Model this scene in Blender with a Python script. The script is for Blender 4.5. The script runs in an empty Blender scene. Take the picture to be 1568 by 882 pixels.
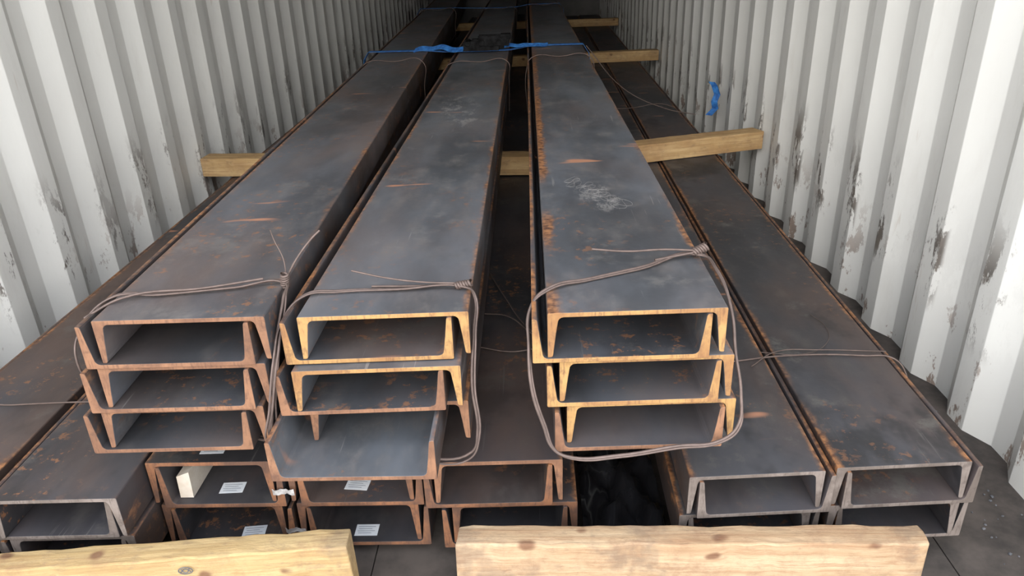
import bpy, bmesh, math, random
from mathutils import Vector, Matrix
random.seed(7)
scene = bpy.context.scene
COL = bpy.context.collection
CH = 1.2   # camera height above the container floor

# ------------------------------------------------------------------ helpers
def link(o, parent=None):
    COL.objects.link(o)
    if parent is not None:
        o.parent = parent
    return o

def empty(name, loc=(0, 0, 0), rotz=0.0):
    e = bpy.data.objects.new(name, None)
    e.empty_display_size = 0.1
    e.location = loc
    e.rotation_euler = (0, 0, rotz)
    COL.objects.link(e)
    return e

def mesh_obj(name, verts, faces, mats, midx=None, parent=None, loc=(0, 0, 0), rot=(0, 0, 0), smooth=False):
    me = bpy.data.meshes.new(name)
    me.from_pydata([tuple(v) for v in verts], [], faces)
    for m in mats:
        me.materials.append(m)
    if midx:
        for p, i in zip(me.polygons, midx):
            p.material_index = i
    if smooth:
        for p in me.polygons:
            p.use_smooth = True
    me.update()
    bm = bmesh.new(); bm.from_mesh(me)
    bmesh.ops.recalc_face_normals(bm, faces=bm.faces[:])
    bm.to_mesh(me); bm.free()
    o = bpy.data.objects.new(name, me)
    o.location = loc
    o.rotation_euler = rot
    return link(o, parent)

def nodes(name):
    m = bpy.data.materials.new(name)
    m.use_nodes = True
    nt = m.node_tree
    return m, nt, nt.nodes['Principled BSDF']

class N:
    def __init__(s, nt): s.nt = nt
    def new(s, t, **k):
        n = s.nt.nodes.new(t)
        for a, b in k.items(): setattr(n, a, b)
        return n
    def L(s, a, b): s.nt.links.new(a, b)
    def put(s, sock, v):
        if hasattr(v, 'links'): s.L(v, sock)
        else: sock.default_value = v
    def math(s, op, a, b=None, c=None, clamp=False):
        n = s.new('ShaderNodeMath', operation=op); n.use_clamp = clamp
        s.put(n.inputs[0], a)
        if b is not None: s.put(n.inputs[1], b)
        if c is not None: s.put(n.inputs[2], c)
        return n.outputs[0]
    def ss(s, v, a, b):
        n = s.new('ShaderNodeMapRange', interpolation_type='SMOOTHSTEP')
        s.put(n.inputs[0], v); n.inputs[1].default_value = a; n.inputs[2].default_value = b
        return n.outputs[0]
    def mix(s, f, a, b, blend='MIX'):
        n = s.new('ShaderNodeMix', data_type='RGBA', blend_type=blend)
        s.put(n.inputs[0], f)
        for i, v in ((6, a), (7, b)):
            if hasattr(v, 'links'): s.L(v, n.inputs[i])
            else: n.inputs[i].default_value = (*v, 1)
        return n.outputs[2]
    def noise(s, vec, scale, detail=4, rough=.55, mul=None, off=None):
        if mul is not None or off is not None:
            mp = s.new('ShaderNodeMapping')
            s.L(vec, mp.inputs[0])
            if mul is not None: mp.inputs['Scale'].default_value = mul
            if off is not None: s.put(mp.inputs['Location'], off)
            vec = mp.outputs[0]
        n = s.new('ShaderNodeTexNoise')
        s.L(vec, n.inputs['Vector'])
        n.inputs['Scale'].default_value = scale
        n.inputs['Detail'].default_value = detail
        n.inputs['Roughness'].default_value = rough
        return n.outputs[0]
    def bump(s, h, strength, dist=.002):
        n = s.new('ShaderNodeBump')
        n.inputs['Strength'].default_value = strength
        n.inputs['Distance'].default_value = dist
        s.put(n.inputs['Height'], h)
        return n.outputs[0]

def objvec(g):
    """object coordinates shifted by a per-object random amount"""
    tc = g.new('ShaderNodeTexCoord'); oi = g.new('ShaderNodeObjectInfo')
    add = g.new('ShaderNodeVectorMath', operation='ADD')
    comb = g.new('ShaderNodeCombineXYZ')
    r = g.math('MULTIPLY', oi.outputs['Random'], 37.0)
    g.L(r, comb.inputs[0]); g.L(r, comb.inputs[1]); g.L(r, comb.inputs[2])
    g.L(tc.outputs['Object'], add.inputs[0]); g.L(comb.outputs[0], add.inputs[1])
    return tc.outputs['Object'], add.outputs[0]

# ------------------------------------------------------------------ materials
def steel_mat(name, W, rust=.5, dark=1.0, blue=1.0, leftband=0.0, stain=.45, chalk=None):
    m, nt, b = nodes(name); g = N(nt)
    raw, v = objvec(g)
    sep = g.new('ShaderNodeSeparateXYZ'); g.L(raw, sep.inputs[0])
    n1 = g.noise(v, 3.0, 5, .6, mul=(1, .35, 1))
    n2 = g.noise(v, 14, 6, .65, mul=(1, .5, 1))
    n3 = g.noise(v, 60, 3, .6)
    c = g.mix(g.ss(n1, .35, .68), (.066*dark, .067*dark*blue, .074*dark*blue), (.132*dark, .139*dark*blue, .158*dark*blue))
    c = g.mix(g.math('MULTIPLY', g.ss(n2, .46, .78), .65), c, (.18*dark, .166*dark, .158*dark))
    # brown haze
    n4 = g.noise(v, 1.8, 5, .6, mul=(1.3, .6, 1))
    c = g.mix(g.math('MULTIPLY', g.ss(n4, .42, .70), .5*rust), c, (.20, .12, .085))
    # darker stains
    n6 = g.noise(v, 2.6, 5, .65, mul=(1, .7, 1), off=(4, 9, 2))
    c = g.mix(g.math('MULTIPLY', g.ss(n6, .54, .64), stain), c, (.040*dark, .040*dark, .043*dark))
    n7 = g.noise(v, 5.5, 6, .7, off=(14, 3, 8))
    c = g.mix(g.math('MULTIPLY', g.ss(n7, .56, .68), stain*.8), c, (.25*dark, .235*dark, .215*dark))
    # rust near the long edges and flanges
    ax = g.math('ABSOLUTE', sep.outputs[0])
    e = g.math('DIVIDE', ax, W/2)
    if leftband:
        lf = g.math('LESS_THAN', sep.outputs[0], 0.0)
        e = g.math('ADD', e, g.math('MULTIPLY', lf, leftband))
    ne = g.noise(v, 22, 5, .7, mul=(1, .35, 1))
    nl = g.noise(v, 2.2, 3, .5, mul=(1, 1, 1))
    ee = g.math('ADD', e, g.math('MULTIPLY', g.math('SUBTRACT', ne, .5), .34))
    em = g.math('MULTIPLY', g.ss(ee, .90, 1.02), g.ss(nl, .34, .56))
    # the vertical outer faces of the flanges stay mostly dark brown
    geo = g.new('ShaderNodeNewGeometry'); sn = g.new('ShaderNodeSeparateXYZ'); g.L(geo.outputs['Normal'], sn.inputs[0])
    side = g.ss(g.math('ABSOLUTE', sn.outputs[0]), .5, .9)
    rc = g.mix(g.ss(n3, .35, .65), (.13, .055, .028), (.46, .21, .085))
    rc = g.mix(g.math('MULTIPLY', side, g.math('SUBTRACT', 1.0, g.math('MULTIPLY', g.ss(ne, .56, .66), .7))), rc, (.075, .050, .040))
    c = g.mix(g.math('MULTIPLY', em, min(1, .6+rust*.6)), c, rc)
    # freckles of rust everywhere
    nf = g.noise(v, 38, 4, .7, off=(7, 1, 3))
    nfm = g.noise(v, 3.1, 3, .5, off=(1, 5, 3))
    c = g.mix(g.math('MULTIPLY', g.math('MULTIPLY', g.ss(nf, .56, .64), g.ss(nfm, .5, .60)), .65*rust), c, (.34, .15, .065))
    # a few scattered orange rust dashes
    ns = g.noise(v, 5, 2, .4, mul=(.8, 2.6, 1))
    c = g.mix(g.math('MULTIPLY', g.ss(ns, .70, .76), .85), c, (.55, .26, .15))
    # fine pale handling scratches
    nsc = g.noise(v, 30, 3, .6, mul=(3.2, .10, 1), off=(2, 2, 2))
    nsm = g.noise(v, 2.4, 2, .5, off=(9, 4, 1))
    c = g.mix(g.math('MULTIPLY', g.math('MULTIPLY', g.ss(nsc, .66, .70), g.ss(nsm, .52, .62)), .4), c, (.34*dark, .32*dark, .30*dark))
    # dusty pale scuff patch
    if chalk:
        cx, cy, rx, ry = chalk
        dx = g.math('DIVIDE', g.math('SUBTRACT', sep.outputs[0], cx), rx)
        dy = g.math('DIVIDE', g.math('SUBTRACT', sep.outputs[1], cy), ry)
        # rotate a little: the scuff runs diagonally
        u = g.math('ADD', dx, g.math('MULTIPLY', dy, .45))
        d = g.math('ADD', g.math('MULTIPLY', u, u), g.math('MULTIPLY', dy, dy))
        nn = g.noise(v, 26, 6, .8, mul=(1, .5, 1), off=(6, 6, 6))
        msk = g.math('MULTIPLY', g.math('SUBTRACT', 1.0, g.ss(d, .3, 1.1)), g.ss(nn, .50, .60))
        top = g.math('GREATER_THAN', sn.outputs[2], .5)
        c = g.mix(g.math('MULTIPLY', g.math('MULTIPLY', msk, top), .5), c, (.40, .385, .37))
    g.L(c, b.inputs['Base Color'])
    b.inputs['Metallic'].default_value = .25
    g.L(g.math('ADD', g.math('MULTIPLY', n2, .3), .40), b.inputs['Roughness'])
    g.L(g.bump(g.math('ADD', n3, n2), .25, .0012), b.inputs['Normal'])
    return m

def end_mat(name, ca, cb, cc):
    m, nt, b = nodes(name); g = N(nt)
    raw, v = objvec(g)
    n1 = g.noise(v, 12, 5, .6); n2 = g.noise(v, 90, 4, .65, mul=(2.5, 1, .4))
    n3 = g.noise(v, 35, 5, .7)
    c = g.mix(g.ss(n1, .38, .62), ca, cb)
    c = g.mix(g.math('MULTIPLY', g.ss(n2, .48, .70), .65), c, cc)
    c = g.mix(g.math('MULTIPLY', g.ss(n3, .52, .66), .6), c, cc)
    g.L(c, b.inputs['Base Color'])
    b.inputs['Roughness'].default_value = .8
    b.inputs['Metallic'].default_value = .05
    g.L(g.bump(n2, .5, .001), b.inputs['Normal'])
    return m

E_ORANGE = end_mat('cut_end_orange', (.40, .235, .085), (.27, .135, .052), (.14, .068, .036))
E_BROWN = end_mat('cut_end_brown', (.26, .13, .07), (.165, .08, .045), (.10, .05, .032))
E_RUST = end_mat('cut_end_rust', (.24, .105, .05), (.115, .058, .036), (.08, .042, .03))
E_GREY = end_mat('cut_end_grey', (.20, .165, .145), (.125, .10, .085), (.085, .065, .055))

def wire_mat():
    m, nt, b = nodes('rusty_wire'); g = N(nt)
    raw, v = objvec(g)
    n = g.noise(v, 60, 3)
    g.L(g.mix(n, (.07, .052, .046), (.20, .145, .125)), b.inputs['Base Color'])
    b.inputs['Roughness'].default_value = .55
    b.inputs['Metallic'].default_value = .4
    return m
WIRE = wire_mat()

def wood_mat(name, ca, cb, ck, axis_scale=(.6, 9, 9), dirt=.6):
    m, nt, b = nodes(name); g = N(nt)
    raw, v = objvec(g)
    n0 = g.noise(v, 2.6, 4, .6, mul=(1, 2.2, 2.2))
    n1 = g.noise(v, 5, 6, .62, mul=axis_scale)
    n2 = g.noise(v, 22, 4, .6, mul=(axis_scale[0]*.4, axis_scale[1]*.8, axis_scale[2]*.8))
    c = g.mix(g.ss(n1, .35, .65), ca, cb)
    c = g.mix(g.math('MULTIPLY', g.ss(n2, .47, .64), .55), c, ck)
    c = g.mix(g.math('MULTIPLY', g.ss(n0, .47, .66), .55), c, ck)
    # knots (distorted so that they are not round)
    nd = g.new('ShaderNodeTexNoise'); g.L(v, nd.inputs['Vector']); nd.inputs['Scale'].default_value = 22
    vm = g.new('ShaderNodeVectorMath', operation='MULTIPLY_ADD')
    g.L(nd.outputs['Color'], vm.inputs[0]); vm.inputs[1].default_value = (.02, .02, .02); g.L(v, vm.inputs[2])
    vo = g.new('ShaderNodeTexVoronoi'); mp = g.new('ShaderNodeMapping')
    mp.inputs['Scale'].default_value = (8.5, 11, 11)
    g.L(vm.outputs[0], mp.inputs[0]); g.L(mp.outputs[0], vo.inputs['Vector'])
    vo.inputs['Scale'].default_value = 1.0
    k = g.math('SUBTRACT', 1.0, g.ss(vo.outputs['Distance'], .07, .17))
    c = g.mix(g.math('MULTIPLY', k, .85), c, (.15, .07, .04))
    # dirt and rust dust
    n3 = g.noise(v, 9, 6, .75)
    c = g.mix(g.math('MULTIPLY', g.ss(n3, .46, .68), dirt), c, (.24, .14, .085))
    n5 = g.noise(v, 4, 5, .7, off=(3, 3, 9))
    c = g.mix(g.math('MULTIPLY', g.ss(n5, .53, .64), dirt*.75), c, (.15, .115, .09))
    n8 = g.noise(v, 45, 5, .75, mul=(.5, 1, 1))
    c = g.mix(g.math('MULTIPLY', g.ss(n8, .54, .68), .35), c, (.20, .14, .10))
    g.L(c, b.inputs['Base Color'])
    b.inputs['Roughness'].default_value = .85
    b.inputs['Specular IOR Level'].default_value = .25
    g.L(g.bump(g.math('ADD', n1, g.math('ADD', n8, g.math('MULTIPLY', n2, .5))), .6, .003), b.inputs['Normal'])
    return m
WOOD = wood_mat('sawn_pine', (.48, .355, .225), (.39, .27, .16), (.31, .18, .10))
WOOD_Y = wood_mat('sawn_pine_yellow', (.47, .345, .175), (.39, .27, .125), (.32, .20, .09), dirt=.5)
WOOD_D = wood_mat('dunnage_pine', (.62, .43, .22), (.48, .31, .14), (.38, .22, .10), dirt=.25)

def wall_mat(name, crest, side, lo, hi, off):
    m, nt, b = nodes(name); g = N(nt)
    geo = g.new('ShaderNodeNewGeometry'); P = geo.outputs['Position']
    sep = g.new('ShaderNodeSeparateXYZ'); g.L(P, sep.inputs[0])
    n1 = g.noise(P, 1.5, 5, .6, mul=(1, 1, .5))
    n2 = g.noise(P, 9, 6, .65, mul=(1, 1, .25))
    n3 = g.noise(P, 30, 4, .6)
    c = g.mix(g.ss(n1, .3, .7), (.83, .825, .785), (.75, .74, .70))
    c = g.mix(g.math('MULTIPLY', g.ss(n2, .52, .75), .25), c, (.56, .53, .48))
    # scuffs on the crests where cargo rubbed
    if side < 0: cr = g.ss(sep.outputs[0], crest-.012, crest-.004)
    else: cr = g.math('SUBTRACT', 1.0, g.ss(sep.outputs[0], crest+.004, crest+.012))
    z = sep.outputs[2]
    band = g.math('MULTIPLY', g.ss(z, .18, .28), g.math('SUBTRACT', 1.0, g.ss(z, .40, .62)))
    n4 = g.noise(P, 6.0, 6, .75, mul=(1, 1.8, .7))
    nb = g.noise(P, 1.1, 2, .5, off=off)
    sm = g.math('MULTIPLY', g.math('MULTIPLY', band, g.ss(n4, .51, .57)), g.math('ADD', g.math('MULTIPLY', cr, .85), .05))
    sm = g.math('MULTIPLY', sm, g.ss(nb, lo, hi))
    c = g.mix(sm, c, g.mix(n3, (.04, .037, .034), (.20, .155, .12)))
    # rust chips low down
    low = g.math('SUBTRACT', 1.0, g.ss(z, .05, .45))
    n5 = g.noise(P, 8, 6, .72, mul=(1, 1, .5), off=(3, 8, 1))
    ch = g.math('MULTIPLY', g.ss(n5, .57, .61), low)
    c = g.mix(g.math('MULTIPLY', ch, .8), c, g.mix(n3, (.09, .05, .035), (.32, .19, .12)))
    n6 = g.noise(P, 12, 4, .7, mul=(1, 1, .15), off=(5, 2, 9))
    c = g.mix(g.math('MULTIPLY', g.ss(n6, .66, .72), .28), c, (.42, .31, .22))
    g.L(c, b.inputs['Base Color'])
    b.inputs['Roughness'].default_value = .5
    g.L(g.bump(g.math('ADD', n2, g.math('MULTIPLY', n3, .4)), .25, .004), b.inputs['Normal'])
    return m

def simple_mat(name, ca, cb, scale=8, rough=.7, metal=0, bump=.2):
    m, nt, b = nodes(name); g = N(nt)
    raw, v = objvec(g)
    n = g.noise(v, scale, 5, .62)
    g.L(g.mix(g.ss(n, .3, .7), ca, cb), b.inputs['Base Color'])
    b.inputs['Roughness'].default_value = rough
    b.inputs['Metallic'].default_value = metal
    g.L(g.bump(n, bump, .003), b.inputs['Normal'])
    return m
FLOOR = simple_mat('container_floor_plywood', (.035, .030, .027), (.095, .078, .068), 9, .85)
CEIL = simple_mat('ceiling_paint_darkened', (.30, .29, .27), (.38, .37, .35), 3, .7)  # colour darkened to keep the container's far end in shade
BACK = simple_mat('back_wall_shaded', (.16, .155, .15), (.22, .21, .20), 3, .8)  # gloom of the far end put into the wall colour
GROUND = simple_mat('concrete_yard', (.36, .35, .33), (.46, .45, .43), 4, .9)
BLUE = simple_mat('blue_webbing', (.015, .09, .34), (.06, .28, .72), 40, .6)
BLACKM = simple_mat('ratchet_black_steel', (.006, .006, .006), (.022, .022, .023), 30, .9, 0)
BLACKM.node_tree.nodes['Principled BSDF'].inputs['Specular IOR Level'].default_value = .08
PAPER = simple_mat('label_paper', (.60, .63, .66), (.72, .73, .74), 20, .5, 0, 0)
TAPE = simple_mat('dirty_tape', (.22, .20, .19), (.50, .49, .48), 60, .7, 0, 0)
INK = simple_mat('label_ink', (.05, .06, .08), (.12, .13, .16), 30, .6, 0, 0)
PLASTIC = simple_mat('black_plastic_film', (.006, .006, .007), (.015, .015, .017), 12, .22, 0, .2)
RUBBLE = simple_mat('rubble', (.05, .055, .065), (.16, .16, .17), 60, .8)
CHALK = simple_mat('chalk', (.34, .325, .31), (.19, .18, .175), 60, .9, 0, 0)

# ------------------------------------------------------------------ container
XL, XR = -1.53, 1.125
Y0, Y1 = .78, 12.4
ZR = 2.62
def corrugated(name, x, side, mat):
    """side=-1 left wall, +1 right wall.  x is the inner crest plane"""
    per, dep = .285, .038
    f = [(0, 0), (.075, 0), (.145, 1), (.215, 1)]
    prof = []
    y = Y0
    while y < Y1:
        for a, d in f:
            prof.append((x + side*dep*d, y + a))
        y += per
    prof.append((x, y))
    verts = []; faces = []
    zs = [0.0, ZR]
    n = len(prof)
    for px, py in prof:
        for z in zs: verts.append((px, py, z))
    for px, py in prof:                       # outer sheet skin for thickness
        for z in zs: verts.append((px + side*.004, py, z))
    for i in range(n-1):
        a = 2*i
        faces.append((a, a+2, a+3, a+1))
        c = 2*n+2*i
        faces.append((c, c+1, c+3, c+2))
    faces += [(0, 1, 2*n+1, 2*n), (2*n-2, 4*n-2, 4*n-1, 2*n-1)]
    o = mesh_obj(name, verts, faces, [mat])
    md = o.modifiers.new('press_radius', 'BEVEL'); md.width = .010; md.segments = 3
    md.limit_method = 'ANGLE'; md.angle_limit = math.radians(15)
    return o
wl = corrugated('wall_left', XL, -1, wall_mat('wall_paint_left', XL, -1, .36, .50, (2, 6.3, 4)))
wr = corrugated('wall_right', XR, 1, wall_mat('wall_paint_right', XR, 1, .28, .45, (2, 6.3, 4)))

def box(name, lo, hi, mat, parent=None, bevel=0):
    x0, y0, z0 = lo; x1, y1, z1 = hi
    c = Vector(((x0+x1)/2, (y0+y1)/2, (z0+z1)/2))
    vs = [Vector((x, y, z))-c for x in (x0, x1) for y in (y0, y1) for z in (z0, z1)]
    fs = [(0, 1, 3, 2), (4, 6, 7, 5), (0, 4, 5, 1), (2, 3, 7, 6), (0, 2, 6, 4), (1, 5, 7, 3)]
    o = mesh_obj(name, vs, fs, [mat], parent=parent, loc=c)
    if bevel:
        md = o.modifiers.new('b', 'BEVEL'); md.width = bevel; md.segments = 2
    return o
# floor: planks along the container with thin joints
def floor():
    verts = []; faces = []
    xs = [XL-.04 + i*(XR-XL+.08)/9 for i in range(10)]
    for i in range(9):
        a, b_ = xs[i]+.0015, xs[i+1]-.0015
        k = len(verts)
        verts += [(a, Y0, 0), (b_, Y0, 0), (b_, Y1, 0), (a, Y1, 0), (a, Y0, -.028), (b_, Y0, -.028), (b_, Y1, -.028), (a, Y1, -.028)]
        faces += [(k, k+1, k+2, k+3), (k+4, k+7, k+6, k+5), (k, k+4, k+5, k+1), (k+1, k+5, k+6, k+2), (k+2, k+6, k+7, k+3), (k+3, k+7, k+4, k)]
    k = len(verts)
    verts += [(xs[0], Y0, -.029), (xs[-1], Y0, -.029), (xs[-1], Y1, -.029), (xs[0], Y1, -.029)]
    faces.append((k, k+1, k+2, k+3))
    mesh_obj('floor', verts, faces, [FLOOR])
floor()
box('ceiling', (XL-.06, Y0, ZR), (XR+.06, Y1, ZR+.03), CEIL)
box('wall_back', (XL-.06, Y1, -.03), (XR+.06, Y1+.03, ZR+.03), BACK)
box('ground', (-14, -16, -.25), (14, Y0-.1, -.2), GROUND)
# corner posts and sill of the door end
box('trim_1', (XL-.10, Y0-.12, -.1), (XL-.005, Y0, ZR+.05), CEIL, bevel=.006)
box('trim_2', (XR+.005, Y0-.12, -.1), (XR+.10, Y0, ZR+.05), CEIL, bevel=.006)
box('trim_3', (XL-.005, Y0-.12, -.1), (XR+.005, Y0, -.005), CEIL, bevel=.004)

# ------------------------------------------------------------------ channels
def channel(name, parent, W, H, L, up, x0, y0, zb, smat, emat, tw=.0085, tr=.0185, tt=.0095, sk=0):
    """rolled steel channel; up=True -> flanges upward.  x0 = left outer edge, zb = bottom z"""
    h = W/2
    r = .010
    P = []
    def arc(cx, cz, rad, a0, a1, n=4):
        for i in range(n+1):
            a = math.radians(a0 + (a1-a0)*i/n)
            P.append((cx+rad*math.cos(a), cz+rad*math.sin(a)))
    o = .003
    arc(h-o, H-o, o, 90, 0, 3)
    P.append((h, .0))
    arc(h-tt+.004, .004, .004, 270, 180, 2)
    xi = h-tr
    P.append((h-tt-(tr-tt)*.45, H*.45))
    arc(xi-r+.001, H-tw-r, r, 0, 90, 4)
    half = P[:]
    other = [(-x, z) for x, z in reversed(half)]
    prof = half + other
    if up:
        prof = [(x, H-z) for x, z in prof]
    n = len(prof)
    ys = [0, .01, L]
    verts = []; faces = []; mi = []
    for k, y in enumerate(ys):
        for x, z in prof: verts.append((x, y + (sk*x if k < 2 else 0), z))
    for s in range(len(ys)-1):
        for i in range(n):
            j = (i+1) % n
            faces.append((s*n+i, s*n+j, (s+1)*n+j, (s+1)*n+i)); mi.append(0)
    faces.append(tuple(range(n))); mi.append(1)
    faces.append(tuple(range(len(ys)*n-1, (len(ys)-1)*n-1, -1))); mi.append(1)
    o_ = mesh_obj(name, verts, faces, [smat, emat], mi, parent=parent, loc=(x0+h, y0, zb))
    md = o_.modifiers.new('bev', 'BEVEL'); md.width = .0012; md.segments = 2
    md.limit_method = 'ANGLE'; md.angle_limit = math.radians(60)
    return o_

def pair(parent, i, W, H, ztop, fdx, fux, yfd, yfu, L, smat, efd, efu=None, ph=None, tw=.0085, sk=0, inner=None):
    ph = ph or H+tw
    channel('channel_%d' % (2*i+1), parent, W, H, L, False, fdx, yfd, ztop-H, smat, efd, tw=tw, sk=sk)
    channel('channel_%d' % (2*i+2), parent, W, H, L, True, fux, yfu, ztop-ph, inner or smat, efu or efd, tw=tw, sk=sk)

def wire(name, pts, parent=None, r=.0024, cyclic=False, mat=None):
    c = bpy.data.curves.new(name, 'CURVE'); c.dimensions = '3D'
    c.bevel_depth = r; c.bevel_resolution = 3; c.resolution_u = 8
    c.materials.append(mat or WIRE)
    s = c.splines.new('BEZIER'); s.bezier_points.add(len(pts)-1)
    for bp, p in zip(s.bezier_points, pts):
        bp.co = p; bp.handle_left_type = bp.handle_right_type = 'AUTO'
    s.use_cyclic_u = cyclic
    o = bpy.data.objects.new(name, c)
    return link(o, parent)

def knot(name, c, parent, R=.008, ln=.030, turns=3, tilt=(0, 0, 0)):
    M = Matrix.Rotation(tilt[2], 3, 'Z') @ Matrix.Rotation(tilt[1], 3, 'Y') @ Matrix.Rotation(tilt[0], 3, 'X')
    for k in (0, 1):
        pts = []
        n = int(turns*8)
        for i in range(n+1):
            a = 2*math.pi*i/8 + k*math.pi
            p = Vector((R*math.cos(a)*.75, R*math.sin(a)*.75, (i/n-.5)*ln))
            pts.append(Vector(c) + M @ p)
        wire('%s_%d' % (name, k+1), pts, parent, .0026)

H3, T3 = .084, .0085      # 300 mm channels
PH = .0925
S_R = steel_mat('mill_scale_right', .30, .60, 1.15, 1.03, .10, stain=.35)
S_RT = steel_mat('mill_scale_right_top', .30, .60, 1.15, 1.03, .10, stain=.35, chalk=(-.015, .62, .055, .14))
S_M = steel_mat('mill_scale_middle', .30, .50, 1.15, 1.04, stain=.35)
S_MT = steel_mat('mill_scale_middle_top', .30, .50, 1.15, 1.04, stain=.35, chalk=(0, 1.75, .09, .35))
S_L = steel_mat('mill_scale_left', .30, .80, 1.08, 1.0, stain=.35)
S_SHADE = steel_mat('mill_scale_inner_shade', .30, .8, .62, 1.0)  # darkened steel copy: shade inside the channels put into the colour
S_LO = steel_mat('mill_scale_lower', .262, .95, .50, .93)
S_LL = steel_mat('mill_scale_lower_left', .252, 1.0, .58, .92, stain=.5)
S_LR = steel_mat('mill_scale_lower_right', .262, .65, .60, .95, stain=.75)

# right stack
LEN = 10.6
br = empty('steel_channel_bundle')
pair(br, 0, .30, H3, .646, .023, -.003, 1.095, 1.09, LEN, S_RT, E_ORANGE, sk=.03, inner=S_SHADE)
pair(br, 1, .30, H3, .646-PH, .043, .021, 1.10, 1.095, LEN, S_R, E_ORANGE, sk=.03, inner=S_SHADE)
pair(br, 2, .30, H3, .646-2*PH, .056, .034, 1.105, 1.09, LEN, S_R, E_ORANGE, E_BROWN, sk=.03, inner=S_SHADE)
wire('tie_wire_loop', [(.318, 1.31, .655), (.2, 1.262, .651), (.1, 1.215, .651), (.03, 1.18, .652), (-.002, 1.155, .632),
     (-.009, 1.11, .57), (-.005, 1.085, .50), (.014, 1.078, .43), (.030, 1.074, .385), (.055, 1.073, .368), (.15, 1.072, .370),
     (.25, 1.075, .386), (.325, 1.080, .392), (.357, 1.09, .415), (.363, 1.11, .47), (.354, 1.14, .54), (.350, 1.17, .60), (.337, 1.25, .648)], br, .0028, cyclic=True)
wire('tie_wire_loop_2', [(.318, 1.305, .655), (.2, 1.256, .650), (.1, 1.210, .650), (.03, 1.175, .650), (-.005, 1.15, .628),
     (-.007, 1.11, .56), (-.001, 1.086, .50), (.018, 1.078, .43), (.036, 1.073, .380), (.065, 1.072, .363), (.15, 1.070, .367),
     (.25, 1.073, .382), (.328, 1.078, .390), (.360, 1.088, .412), (.364, 1.11, .46), (.355, 1.14, .54), (.351, 1.17, .60), (.338, 1.25, .650)], br, .002, cyclic=True)
wire('tie_wire_tail_1', [(.318, 1.31, .662), (.25, 1.305, .668), (.18, 1.30, .668), (.113, 1.30, .674)], br, .0022)
wire('tie_wire_tail_2', [(.318, 1.31, .660), (.27, 1.30, .656), (.23, 1.285, .655)], br)
knot('tie_wire_knot', (.320, 1.315, .662), br, R=.009, tilt=(0, math.radians(70), .3))
# chalky scratches on the top channel
random.seed(3)
def scratches(cx0, cy0, n, par, z, wx=.022, wy=.045, stepx=.014, stepy=-.02, r=.00032):
    for k in range(n):
        pts = []
        cx = cx0+stepx*k; cy = cy0+stepy*k
        for i in range(6):
            a = i*2.3+k*1.3+random.random()
            pts.append((cx+wx*math.cos(a)*random.uniform(.2, 1), cy+wy*math.sin(a*1.2)*random.uniform(.2, 1), z))
        wire('chalk_scratch_%d' % (k+1), pts, par, r, mat=CHALK)
scratches(.105, 1.84, 10, br, .6459, wx=.028, stepx=.0115, stepy=-.021)
for yy in (4.1, 7.8):
    wire('tie_wire_band', [(-.008, yy, .36), (-.006, yy, .6), (.02, yy, .650), (.17, yy+.02, .650), (.326, yy, .650), (.36, yy, .55), (.362, yy, .36)], br)

# middle stack
bm_ = empty('steel_channel_bundle')
pair(bm_, 0, .30, H3, .623, -.413, -.443, 1.145, 1.14, LEN, S_MT, E_ORANGE, sk=.035, inner=S_SHADE)
pair(bm_, 1, .30, H3, .623-PH-.003, -.431, -.462, 1.122, 1.12, LEN, S_M, E_ORANGE, E_BROWN, sk=.035, inner=S_SHADE)
channel('channel_5', bm_, .30, H3, LEN, False, -.424, 1.155, .623-2*PH-.003-H3, S_M, E_BROWN)
channel('channel_6', bm_, .30, H3, LEN, True, -.478, 1.055, .335, S_M, E_BROWN)
wire('tie_wire_loop', [(-.122, 1.235, .630), (-.25, 1.24, .627), (-.36, 1.238, .627), (-.418, 1.222, .628), (-.447, 1.18, .60), (-.455, 1.13, .55),
     (-.470, 1.10, .46), (-.484, 1.10, .40), (-.470, 1.12, .333), (-.36, 1.12, .331), (-.22, 1.12, .331), (-.12, 1.12, .345),
     (-.108, 1.125, .38), (-.114, 1.145, .48), (-.108, 1.18, .57), (-.107, 1.215, .625)], bm_, .0027, cyclic=True)
wire('tie_wire_loop_2', [(-.122, 1.23, .632), (-.25, 1.232, .630), (-.36, 1.230, .628), (-.420, 1.214, .628), (-.451, 1.17, .60), (-.459, 1.12, .55),
     (-.474, 1.095, .46), (-.487, 1.09, .40), (-.470, 1.115, .329), (-.36, 1.115, .327), (-.22, 1.115, .327), (-.125, 1.11, .336),
     (-.104, 1.115, .38), (-.108, 1.135, .48), (-.104, 1.17, .57), (-.105, 1.21, .627)], bm_, .002, cyclic=True)
wire('tie_wire_tail_1', [(-.125, 1.24, .636), (-.2, 1.24, .640), (-.27, 1.245, .648), (-.335, 1.25, .662)], bm_, .0018)
wire('tie_wire_tail_2', [(-.125, 1.245, .632), (-.22, 1.25, .628), (-.30, 1.248, .630)], bm_)
knot('tie_wire_knot', (-.128, 1.24, .634), bm_, R=.007, tilt=(0, math.radians(80), 0))
for yy in (4.15, 7.8):
    wire('tie_wire_band', [(-.47, yy, .36), (-.45, yy, .6), (-.415, yy, .627), (-.26, yy+.02, .627), (-.11, yy, .627), (-.105, yy, .55), (-.11, yy, .36)], bm_)

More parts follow.
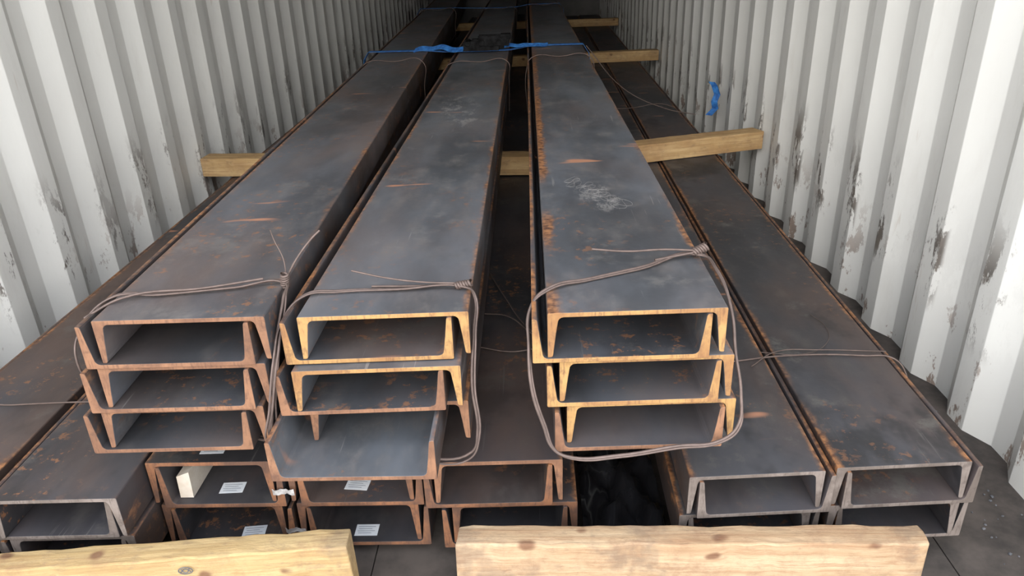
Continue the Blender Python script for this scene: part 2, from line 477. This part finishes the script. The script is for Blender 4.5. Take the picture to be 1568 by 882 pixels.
# left stack (slightly skewed towards the left wall)
YAWL = math.radians(2.2)
bl = empty('steel_channel_bundle', (-.612, 1.12, 0), YAWL)
def LX(x): return x + .612
pair(bl, 0, .30, H3, .635, LX(-.762), LX(-.79), 0, -.005, LEN, S_L, E_BROWN, E_BROWN, sk=-.02, inner=S_SHADE)
pair(bl, 1, .30, H3, .635-PH, LX(-.776), LX(-.806), .0, -.005, LEN, S_L, E_BROWN, E_BROWN, sk=-.02, inner=S_SHADE)
pair(bl, 2, .30, H3, .635-2*PH, LX(-.797), LX(-.828), .005, .0, LEN, S_L, E_BROWN, E_BROWN, sk=-.02, inner=S_SHADE)
def toL(p):
    v = Vector(p) - Vector((-.612, 1.12, 0))
    return Matrix.Rotation(-YAWL, 3, 'Z') @ v
wire('tie_wire_loop', [toL(p) for p in [(-.462, 1.25, .64), (-.55, 1.232, .641), (-.68, 1.212, .640), (-.765, 1.2, .641), (-.797, 1.175, .61), (-.804, 1.16, .55),
     (-.818, 1.18, .45), (-.838, 1.20, .37), (-.82, 1.2, .348), (-.55, 1.17, .348), (-.505, 1.14, .37), (-.480, 1.13, .46), (-.463, 1.15, .56), (-.455, 1.21, .63)]], bl, .0027, cyclic=True)
wire('tie_wire_loop_2', [toL(p) for p in [(-.462, 1.245, .642), (-.55, 1.227, .643), (-.68, 1.204, .642), (-.765, 1.190, .643), (-.806, 1.145, .60), (-.812, 1.125, .565),
     (-.818, 1.17, .45), (-.838, 1.21, .37), (-.82, 1.21, .348), (-.55, 1.18, .348), (-.500, 1.15, .37), (-.474, 1.135, .46), (-.457, 1.155, .56), (-.452, 1.215, .63)]], bl, .002, cyclic=True)
wire('tie_wire_tail_1', [toL(p) for p in [(-.462, 1.26, .645), (-.465, 1.27, .68), (-.480, 1.28, .715), (-.484, 1.28, .735)]], bl, .0012)
wire('tie_wire_tail_2', [toL(p) for p in [(-.462, 1.26, .645), (-.44, 1.27, .68), (-.41, 1.285, .715), (-.395, 1.29, .728)]], bl, .002)
wire('tie_wire_tail_3', [toL(p) for p in [(-.80, 1.16, .62), (-.74, 1.19, .644), (-.60, 1.22, .647), (-.50, 1.245, .652)]], bl)
knot('tie_wire_knot', toL((-.462, 1.25, .645)), bl, R=.008, tilt=(.2, .2, 0))
for yy in (3.05, 6.6):
    wire('tie_wire_band', [(LX(-.80), yy, .36), (LX(-.795), yy, .6), (LX(-.765), yy, .639), (LX(-.61), yy+.02, .639), (LX(-.46), yy, .639), (LX(-.458), yy, .5), (LX(-.46), yy, .36)], bl)

# lower layer ------------------------------------------------
ZT = .26
# right lower bundle
RY = math.radians(-.9)
blr = empty('steel_channel_bundle', (.294, 1.155, 0), RY)
W2, H2, T2 = .265, .090, .0085
PL = .0985
for i, dx in enumerate((0, .287)):
    zt = ZT + (0 if i == 0 else .004)
    dy = -.004 + i*.022
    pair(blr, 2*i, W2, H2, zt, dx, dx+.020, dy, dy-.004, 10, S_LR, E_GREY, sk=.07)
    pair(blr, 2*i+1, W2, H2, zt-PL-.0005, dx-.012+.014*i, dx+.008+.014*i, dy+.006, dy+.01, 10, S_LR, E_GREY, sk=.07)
def toR(p): return Matrix.Rotation(-RY, 3, 'Z') @ (Vector(p) - Vector((.294, 1.155, 0)))
wire('tie_wire_loop', [toR(p) for p in [(.30, 1.55, .262), (.45, 1.56, .264), (.62, 1.585, .266), (.80, 1.575, .268), (.868, 1.56, .266), (.892, 1.54, .235), (.90, 1.52, .15)]], blr, .0022)
wire('tie_wire_tail_1', [toR(p) for p in [(.52, 1.54, .264), (.60, 1.60, .270), (.70, 1.60, .272), (.86, 1.59, .270)]], blr, .0014)
wire('tie_wire_tail_2', [toR(p) for p in [(.56, 1.60, .268), (.66, 1.585, .270), (.735, 1.64, .268), (.765, 1.73, .267), (.75, 1.80, .268)]], blr, .0007)
wire('tie_wire_band', [toR(p) for p in [(.33, 4.6, .264), (.6, 4.6, .266), (.88, 4.6, .268), (.93, 4.6, .2)]], blr)

# centre lower bundle
bc = empty('steel_channel_bundle')
PC = .1125
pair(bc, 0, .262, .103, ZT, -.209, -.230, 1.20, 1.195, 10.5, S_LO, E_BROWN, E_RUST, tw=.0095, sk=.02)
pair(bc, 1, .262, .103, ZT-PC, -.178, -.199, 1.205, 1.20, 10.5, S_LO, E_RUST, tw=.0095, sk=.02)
wire('tie_wire_tail_1', [(-.14, 1.66, .264), (-.06, 1.63, .266), (.03, 1.64, .266), (.06, 1.64, .25)], bc, .002)
wire('tie_wire_tail_2', [(-.14, 2.15, .264), (-.08, 1.92, .28), (-.02, 1.75, .275), (.04, 1.66, .268)], bc, .0018)
wire('tie_wire_tail_3', [(-.14, 1.85, .264), (-.07, 1.80, .28), (.0, 1.70, .275), (.045, 1.66, .268)], bc, .0018)
# left-centre lower bundle
bd = empty('steel_channel_bundle')
for i, dx in enumerate((-.803, -.514)):
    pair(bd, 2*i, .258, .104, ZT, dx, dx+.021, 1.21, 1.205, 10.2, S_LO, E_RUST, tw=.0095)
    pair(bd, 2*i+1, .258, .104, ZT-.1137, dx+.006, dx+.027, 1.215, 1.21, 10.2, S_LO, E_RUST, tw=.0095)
# left lower bundle, two channels wide
YLL = math.radians(.85)
be = empty('steel_channel_bundle', (-1.06, 1.10, 0), YLL)
for i, dx in enumerate((0, -.285)):
    pair(be, 2*i, .252, .094, ZT, dx, dx-.020, i*.02, i*.02+.005, 9.6, S_LL, E_GREY)
    pair(be, 2*i+1, .252, .094, ZT-.103, dx+.005, dx-.015, i*.02+.01, i*.02+.01, 9.6, S_LL, E_GREY)
wire('tie_wire_loop', [(-.31, .32, .2), (-.29, .32, .262), (-.15, .33, .264), (.05, .335, .264), (.25, .33, .262)], be, .002)
# torn pieces of marking tape on the channel ends
def tape(lo, hi, seed):
    rnd = random.Random(seed)
    n = 8; verts = []; faces = []
    for i in range(n+1):
        x = lo[0]+(hi[0]-lo[0])*i/n
        y = lo[1]-.003*math.sin(i*1.1)
        verts.append((x, y, lo[2]+rnd.uniform(-.002, .002))); verts.append((x, y-.001, hi[2]+rnd.uniform(-.002, .002)))
    for i in range(n): faces.append((2*i, 2*i+2, 2*i+3, 2*i+1))
    o = mesh_obj('marking_tape', verts, faces, [TAPE], parent=bd)
    o.modifiers.new('s', 'SOLIDIFY').thickness = .0008
tape((-.545, 1.199, .184), (-.500, 1.199, .198), 1)
tape((-.535, 1.203, .078), (-.492, 1.203, .090), 2)

# shipping labels on the channels
def label(p, rz, w=.050, h=.034):
    e = empty('shipping_label', p, rz)
    box('paper', (-w/2, -h/2, 0), (w/2, h/2, .0006), PAPER, e)
    for k in range(4):
        y = h/2-.007-k*.0065
        ww = w*(.36 if k % 2 else .40)
        box('print_%d' % (k+1), (-ww, y-.0006, .0006), (ww*(.9-.3*(k % 2)), y+.0004, .0008), INK, e)
zl = ZT-.1135+.0100
label((-.655, 1.255, zl), .05)
label((-.385, 1.26, zl), -.1)
label((-.675, 1.255, ZT+.0003), .03)
label((-.625, 1.245, zl-.1137), .1)
label((-.375, 1.245, zl-.1137), .0)

# ------------------------------------------------------------------ timber
def timber(name, a, b, w, zlo, zhi, mat, chip=.006, seed=1, parent=None):
    """sawn timber from a to b (centre line), slightly uneven edges"""
    rnd = random.Random(seed)
    a = Vector((a[0], a[1], 0)); b = Vector((b[0], b[1], 0))
    L = (b-a).length; ang = math.atan2(b.y-a.y, b.x-a.x)
    n = max(6, int(L/.03))
    h = zhi-zlo
    ring = [(-w/2, 0), (w/2, 0), (w/2, h*.5), (w/2, h), (w*.17, h), (-w*.17, h), (-w/2, h), (-w/2, h*.5)]
    verts = []; faces = []
    for i in range(n+1):
        for k, (y, z) in enumerate(ring):
            jy = rnd.uniform(-1, 1)*chip*.35 if k in (3, 6, 2, 7) else 0
            jz = rnd.uniform(-1, 0)*chip*.35 if k in (3, 6) else 0
            verts.append((-L/2+L*i/n + (rnd.uniform(-.003, .003) if i in (0, n) else 0), y+jy, z+jz))
    m = len(ring)
    for i in range(n):
        for k in range(m):
            j = (k+1) % m
            faces.append((i*m+k, i*m+j, (i+1)*m+j, (i+1)*m+k))
    faces.append(tuple(range(m))); faces.append(tuple(range(n*m+m-1, n*m-1, -1)))
    c = (a+b)/2
    o = mesh_obj(name, verts, faces, [mat], loc=(c.x, c.y, zlo), rot=(0, 0, ang), parent=parent)
    md = o.modifiers.new('bev', 'BEVEL'); md.width = .003; md.segments = 2
    md.limit_method = 'ANGLE'; md.angle_limit = math.radians(50)
    return o
# two big timbers chocked against the ends
timber('timber_beam', (-.155, 1.083), (.720, 1.070), .05, 0, .18, WOOD, .008, 4)
tb = timber('timber_beam', (-1.46, .99), (-.362, 1.08), .05, 0, .18, WOOD_Y, .008, 9)
# ink stamp on the left timber face (a ring with cross strokes), slightly proud of the wood
def stamp(par, cx, cz):
    yb = -.0272
    ring = [(cx+.013*math.cos(a*math.pi/6), yb, cz+.008*math.sin(a*math.pi/6)) for a in range(12)]
    wire('ink_stamp_1', ring, par, .0008, cyclic=True, mat=INK)
    wire('ink_stamp_2', [(cx-.010, yb, cz-.004), (cx, yb, cz+.004), (cx+.010, yb, cz-.003)], par, .0008, mat=INK)
    wire('ink_stamp_3', [(cx-.008, yb, cz+.004), (cx, yb, cz-.005), (cx+.008, yb, cz+.005)], par, .0008, mat=INK)
stamp(tb, .245, .150)
# dunnage between the layers
timber('dunnage_board', (-1.515, 3.36), (.13, 3.24), .10, .2665, .3515, WOOD_D, .006, 11)
timber('dunnage_board', (.19, 3.29), (1.11, 3.60), .10, .2665, .3515, WOOD_D, .006, 12)
timber('dunnage_board', (-1.25, 6.37), (1.11, 6.62), .10, .2665, .3515, WOOD_D, .006, 13)
timber('dunnage_board', (-1.40, 9.5), (1.11, 9.6), .10, .2665, .3515, WOOD_D, .006, 14)
# dunnage under the lower layer
for k, y in enumerate((1.6, 4.5, 7.5, 10.4)):
    timber('dunnage_board', (-.80, y), (.08, y), .10, 0, .031, WOOD_D, .003, 21+k)
    timber('dunnage_board', (.29+.015*y, y), (.84+.015*y, y), .10, 0, .060, WOOD_D, .004, 31+k)
    timber('dunnage_board', (-1.35-.012*y, y), (-.82-.015*y, y), .10, 0, .050, WOOD_D, .004, 41+k)
# light wood wedge standing on the web inside the left-centre channel
def wedge():
    v = [(-.014, 0, 0), (.014, 0, 0), (.014, .12, 0), (-.014, .12, 0), (-.012, 0, .055), (.016, .0, .066), (.014, .12, .06), (-.014, .12, .05)]
    f = [(0, 1, 2, 3), (4, 7, 6, 5), (0, 4, 5, 1), (1, 5, 6, 2), (2, 6, 7, 3), (3, 7, 4, 0)]
    mesh_obj('wood_wedge', v, f, [simple_mat('pale_wood', (.62, .56, .48), (.50, .42, .33), 20)], loc=(-.742, 1.225, ZT-.1030), parent=bd)
wedge()

# ------------------------------------------------------------------ straps
def ribbon(name, pts, wdt, parent, mat, th=.0022, axis=(0, 1, 0)):
    ax = Vector(axis)
    pts = [Vector(p) for p in pts]
    verts = []; faces = []
    for i, p in enumerate(pts):
        t = (pts[min(i+1, len(pts)-1)]-pts[max(i-1, 0)]).normalized()
        nrm = t.cross(ax).normalized()
        for s in (-1, 1):
            for q in (-1, 1):
                verts.append(p + ax*s*wdt/2 + nrm*q*th/2)
    for i in range(len(pts)-1):
        a = 4*i; b = 4*(i+1)
        for u, w_ in ((0, 1), (1, 3), (3, 2), (2, 0)):
            faces.append((a+u, a+w_, b+w_, b+u))
    faces += [(0, 1, 3, 2), (b, b+2, b+3, b+1)]
    return mesh_obj(name, verts, faces, [mat], parent=parent)

def strap(y, ls, ratchet=True):
    e = empty('ratchet_strap', (0, y, 0))
    P = [(-1.02+ls, 0, .36), (-.985+ls, 0, .60), (-.955+ls, 0, .642), (-.75+ls, 0, .642), (-.61+ls, 0, .642), (-.50, 0, .632), (-.43, 0, .630),
         (-.25, 0, .630), (-.105, 0, .632), (-.04, 0, .642), (.02, 0, .653), (.17, 0, .653), (.33, 0, .653), (.365, 0, .60), (.385, 0, .44), (.40, 0, .37)]
    ribbon('webbing', P, .06, e, BLUE)
    if ratchet:
        Q = []
        for i in range(18):
            t = i/17
            Q.append((-.68+.30*t, -.02+.03*math.sin(t*5), .642+.012*math.sin(t*math.pi)+.006*math.sin(t*14)))
        ribbon('webbing_loose_1', Q, .05, e, BLUE, axis=(.25, .85, .42))
        Q = [(-.14+.26*i/17, -.03+.015*math.sin(i*.8), .655+.005*abs(math.sin(i*.6))) for i in range(18)]
        ribbon('webbing_loose_2', Q, .04, e, BLUE, axis=(0, .9, .35))
        cx = -.27
        for k, s in enumerate((-1, 1)):
            box('side_plate_%d' % (k+1), (cx-.11, s*.034-.003-.02, .635), (cx+.10, s*.034+.003-.02, .690), BLACKM, e, .002)
            box('handle_plate_%d' % (k+1), (cx-.02, s*.041-.003-.02, .662), (cx+.16, s*.041+.003-.02, .72), BLACKM, e, .002)
        for k, dx in enumerate((-.085, 0, .10)):
            wire('spindle_%d' % (k+1), [(cx+dx, -.070, .680), (cx+dx, -.02, .680), (cx+dx, .03, .680)], e, .018, mat=BLACKM)
        box('handle_grip', (cx+.11, -.064, .695), (cx+.17, .024, .725), BLACKM, e, .004)
        box('release_pawl', (cx-.06, -.048, .650), (cx-.01, .008, .700), BLACKM, e, .003)
    return e
strap(4.62, 0)
strap(7.95, -.12, False)
e = empty('blue_strap_end', (1.055, 4.35, .262))
ribbon('webbing', [(-.01, 0, .002), (.025, .0, .04), (.015, -.005, .08), (.03, .0, .12), (.01, .0, .17), (-.005, .01, .19)], .038, e, BLUE, axis=(.8, -.6, 0))
wire('tie_wire_strand', [(.34, 4.5, .656), (.55, 4.45, .42), (.80, 4.4, .30), (.97, 4.35, .27)], None, .0025)

# ------------------------------------------------------------------ black plastic film in the gap
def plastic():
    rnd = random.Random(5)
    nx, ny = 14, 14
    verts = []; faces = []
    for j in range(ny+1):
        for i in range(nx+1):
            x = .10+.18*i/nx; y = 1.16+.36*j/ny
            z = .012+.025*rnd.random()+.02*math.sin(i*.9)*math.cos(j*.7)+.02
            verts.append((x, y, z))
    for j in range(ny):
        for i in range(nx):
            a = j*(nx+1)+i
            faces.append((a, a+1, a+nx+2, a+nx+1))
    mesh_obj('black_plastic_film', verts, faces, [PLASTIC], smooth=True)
plastic()

# rubble crumbs on the floor in the right corner
def rubble():
    rnd = random.Random(8)
    bm = bmesh.new()
    for i in range(700):
        if i < 420: x = rnd.gauss(.83, .06); y = rnd.gauss(1.10, .018)
        else: x = rnd.uniform(.75, 1.10); y = rnd.uniform(.95, 1.9)
        if x > 1.11 or (x < .96 and y > 1.13) or (x < .75 and y < 1.12): continue
        r = rnd.uniform(.0015, .0045)
        res = bmesh.ops.create_icosphere(bm, subdivisions=1, radius=r)
        for v in res['verts']:
            v.co = Vector((v.co.x*rnd.uniform(.7, 1.4)+x, v.co.y*rnd.uniform(.7, 1.4)+y, v.co.z*.7+r*.5))
    me = bpy.data.meshes.new('rubble'); bm.to_mesh(me); bm.free(); me.materials.append(RUBBLE)
    link(bpy.data.objects.new('rubble_debris', me))
rubble()

# ------------------------------------------------------------------ light
w = bpy.data.worlds.new('sky'); scene.world = w; w.use_nodes = True
wn = w.node_tree; g = N(wn)
bg = wn.nodes['Background']
tc = g.new('ShaderNodeTexCoord'); sp = g.new('ShaderNodeSeparateXYZ'); g.L(tc.outputs['Generated'], sp.inputs[0])
g.L(g.mix(g.ss(sp.outputs[2], 0, .8), (1.0, .985, .97), (.86, .91, 1.0)), bg.inputs[0])
bg.inputs[1].default_value = 4.3
sd = bpy.data.lights.new('sun', 'SUN'); sd.energy = 1.2; sd.angle = math.radians(35); sd.color = (1, .94, .85)
so = link(bpy.data.objects.new('sun', sd))
so.rotation_euler = Vector((.12, 1, -.45)).to_track_quat('-Z', 'Y').to_euler()

scene.view_settings.view_transform = 'Standard'

# ------------------------------------------------------------------ camera
cd = bpy.data.cameras.new('camera'); cd.sensor_width = 36; cd.lens = 26.0; cd.clip_start = .02
co = link(bpy.data.objects.new('camera', cd))
right = Vector((.999, .017, -.031)).normalized()
fwd = Vector((-.028, .907, -.421)).normalized()
upv = right.cross(fwd).normalized(); right = fwd.cross(upv)
co.matrix_world = Matrix((( right.x, upv.x, -fwd.x, 0), (right.y, upv.y, -fwd.y, 0), (right.z, upv.z, -fwd.z, CH), (0, 0, 0, 1)))
scene.camera = co
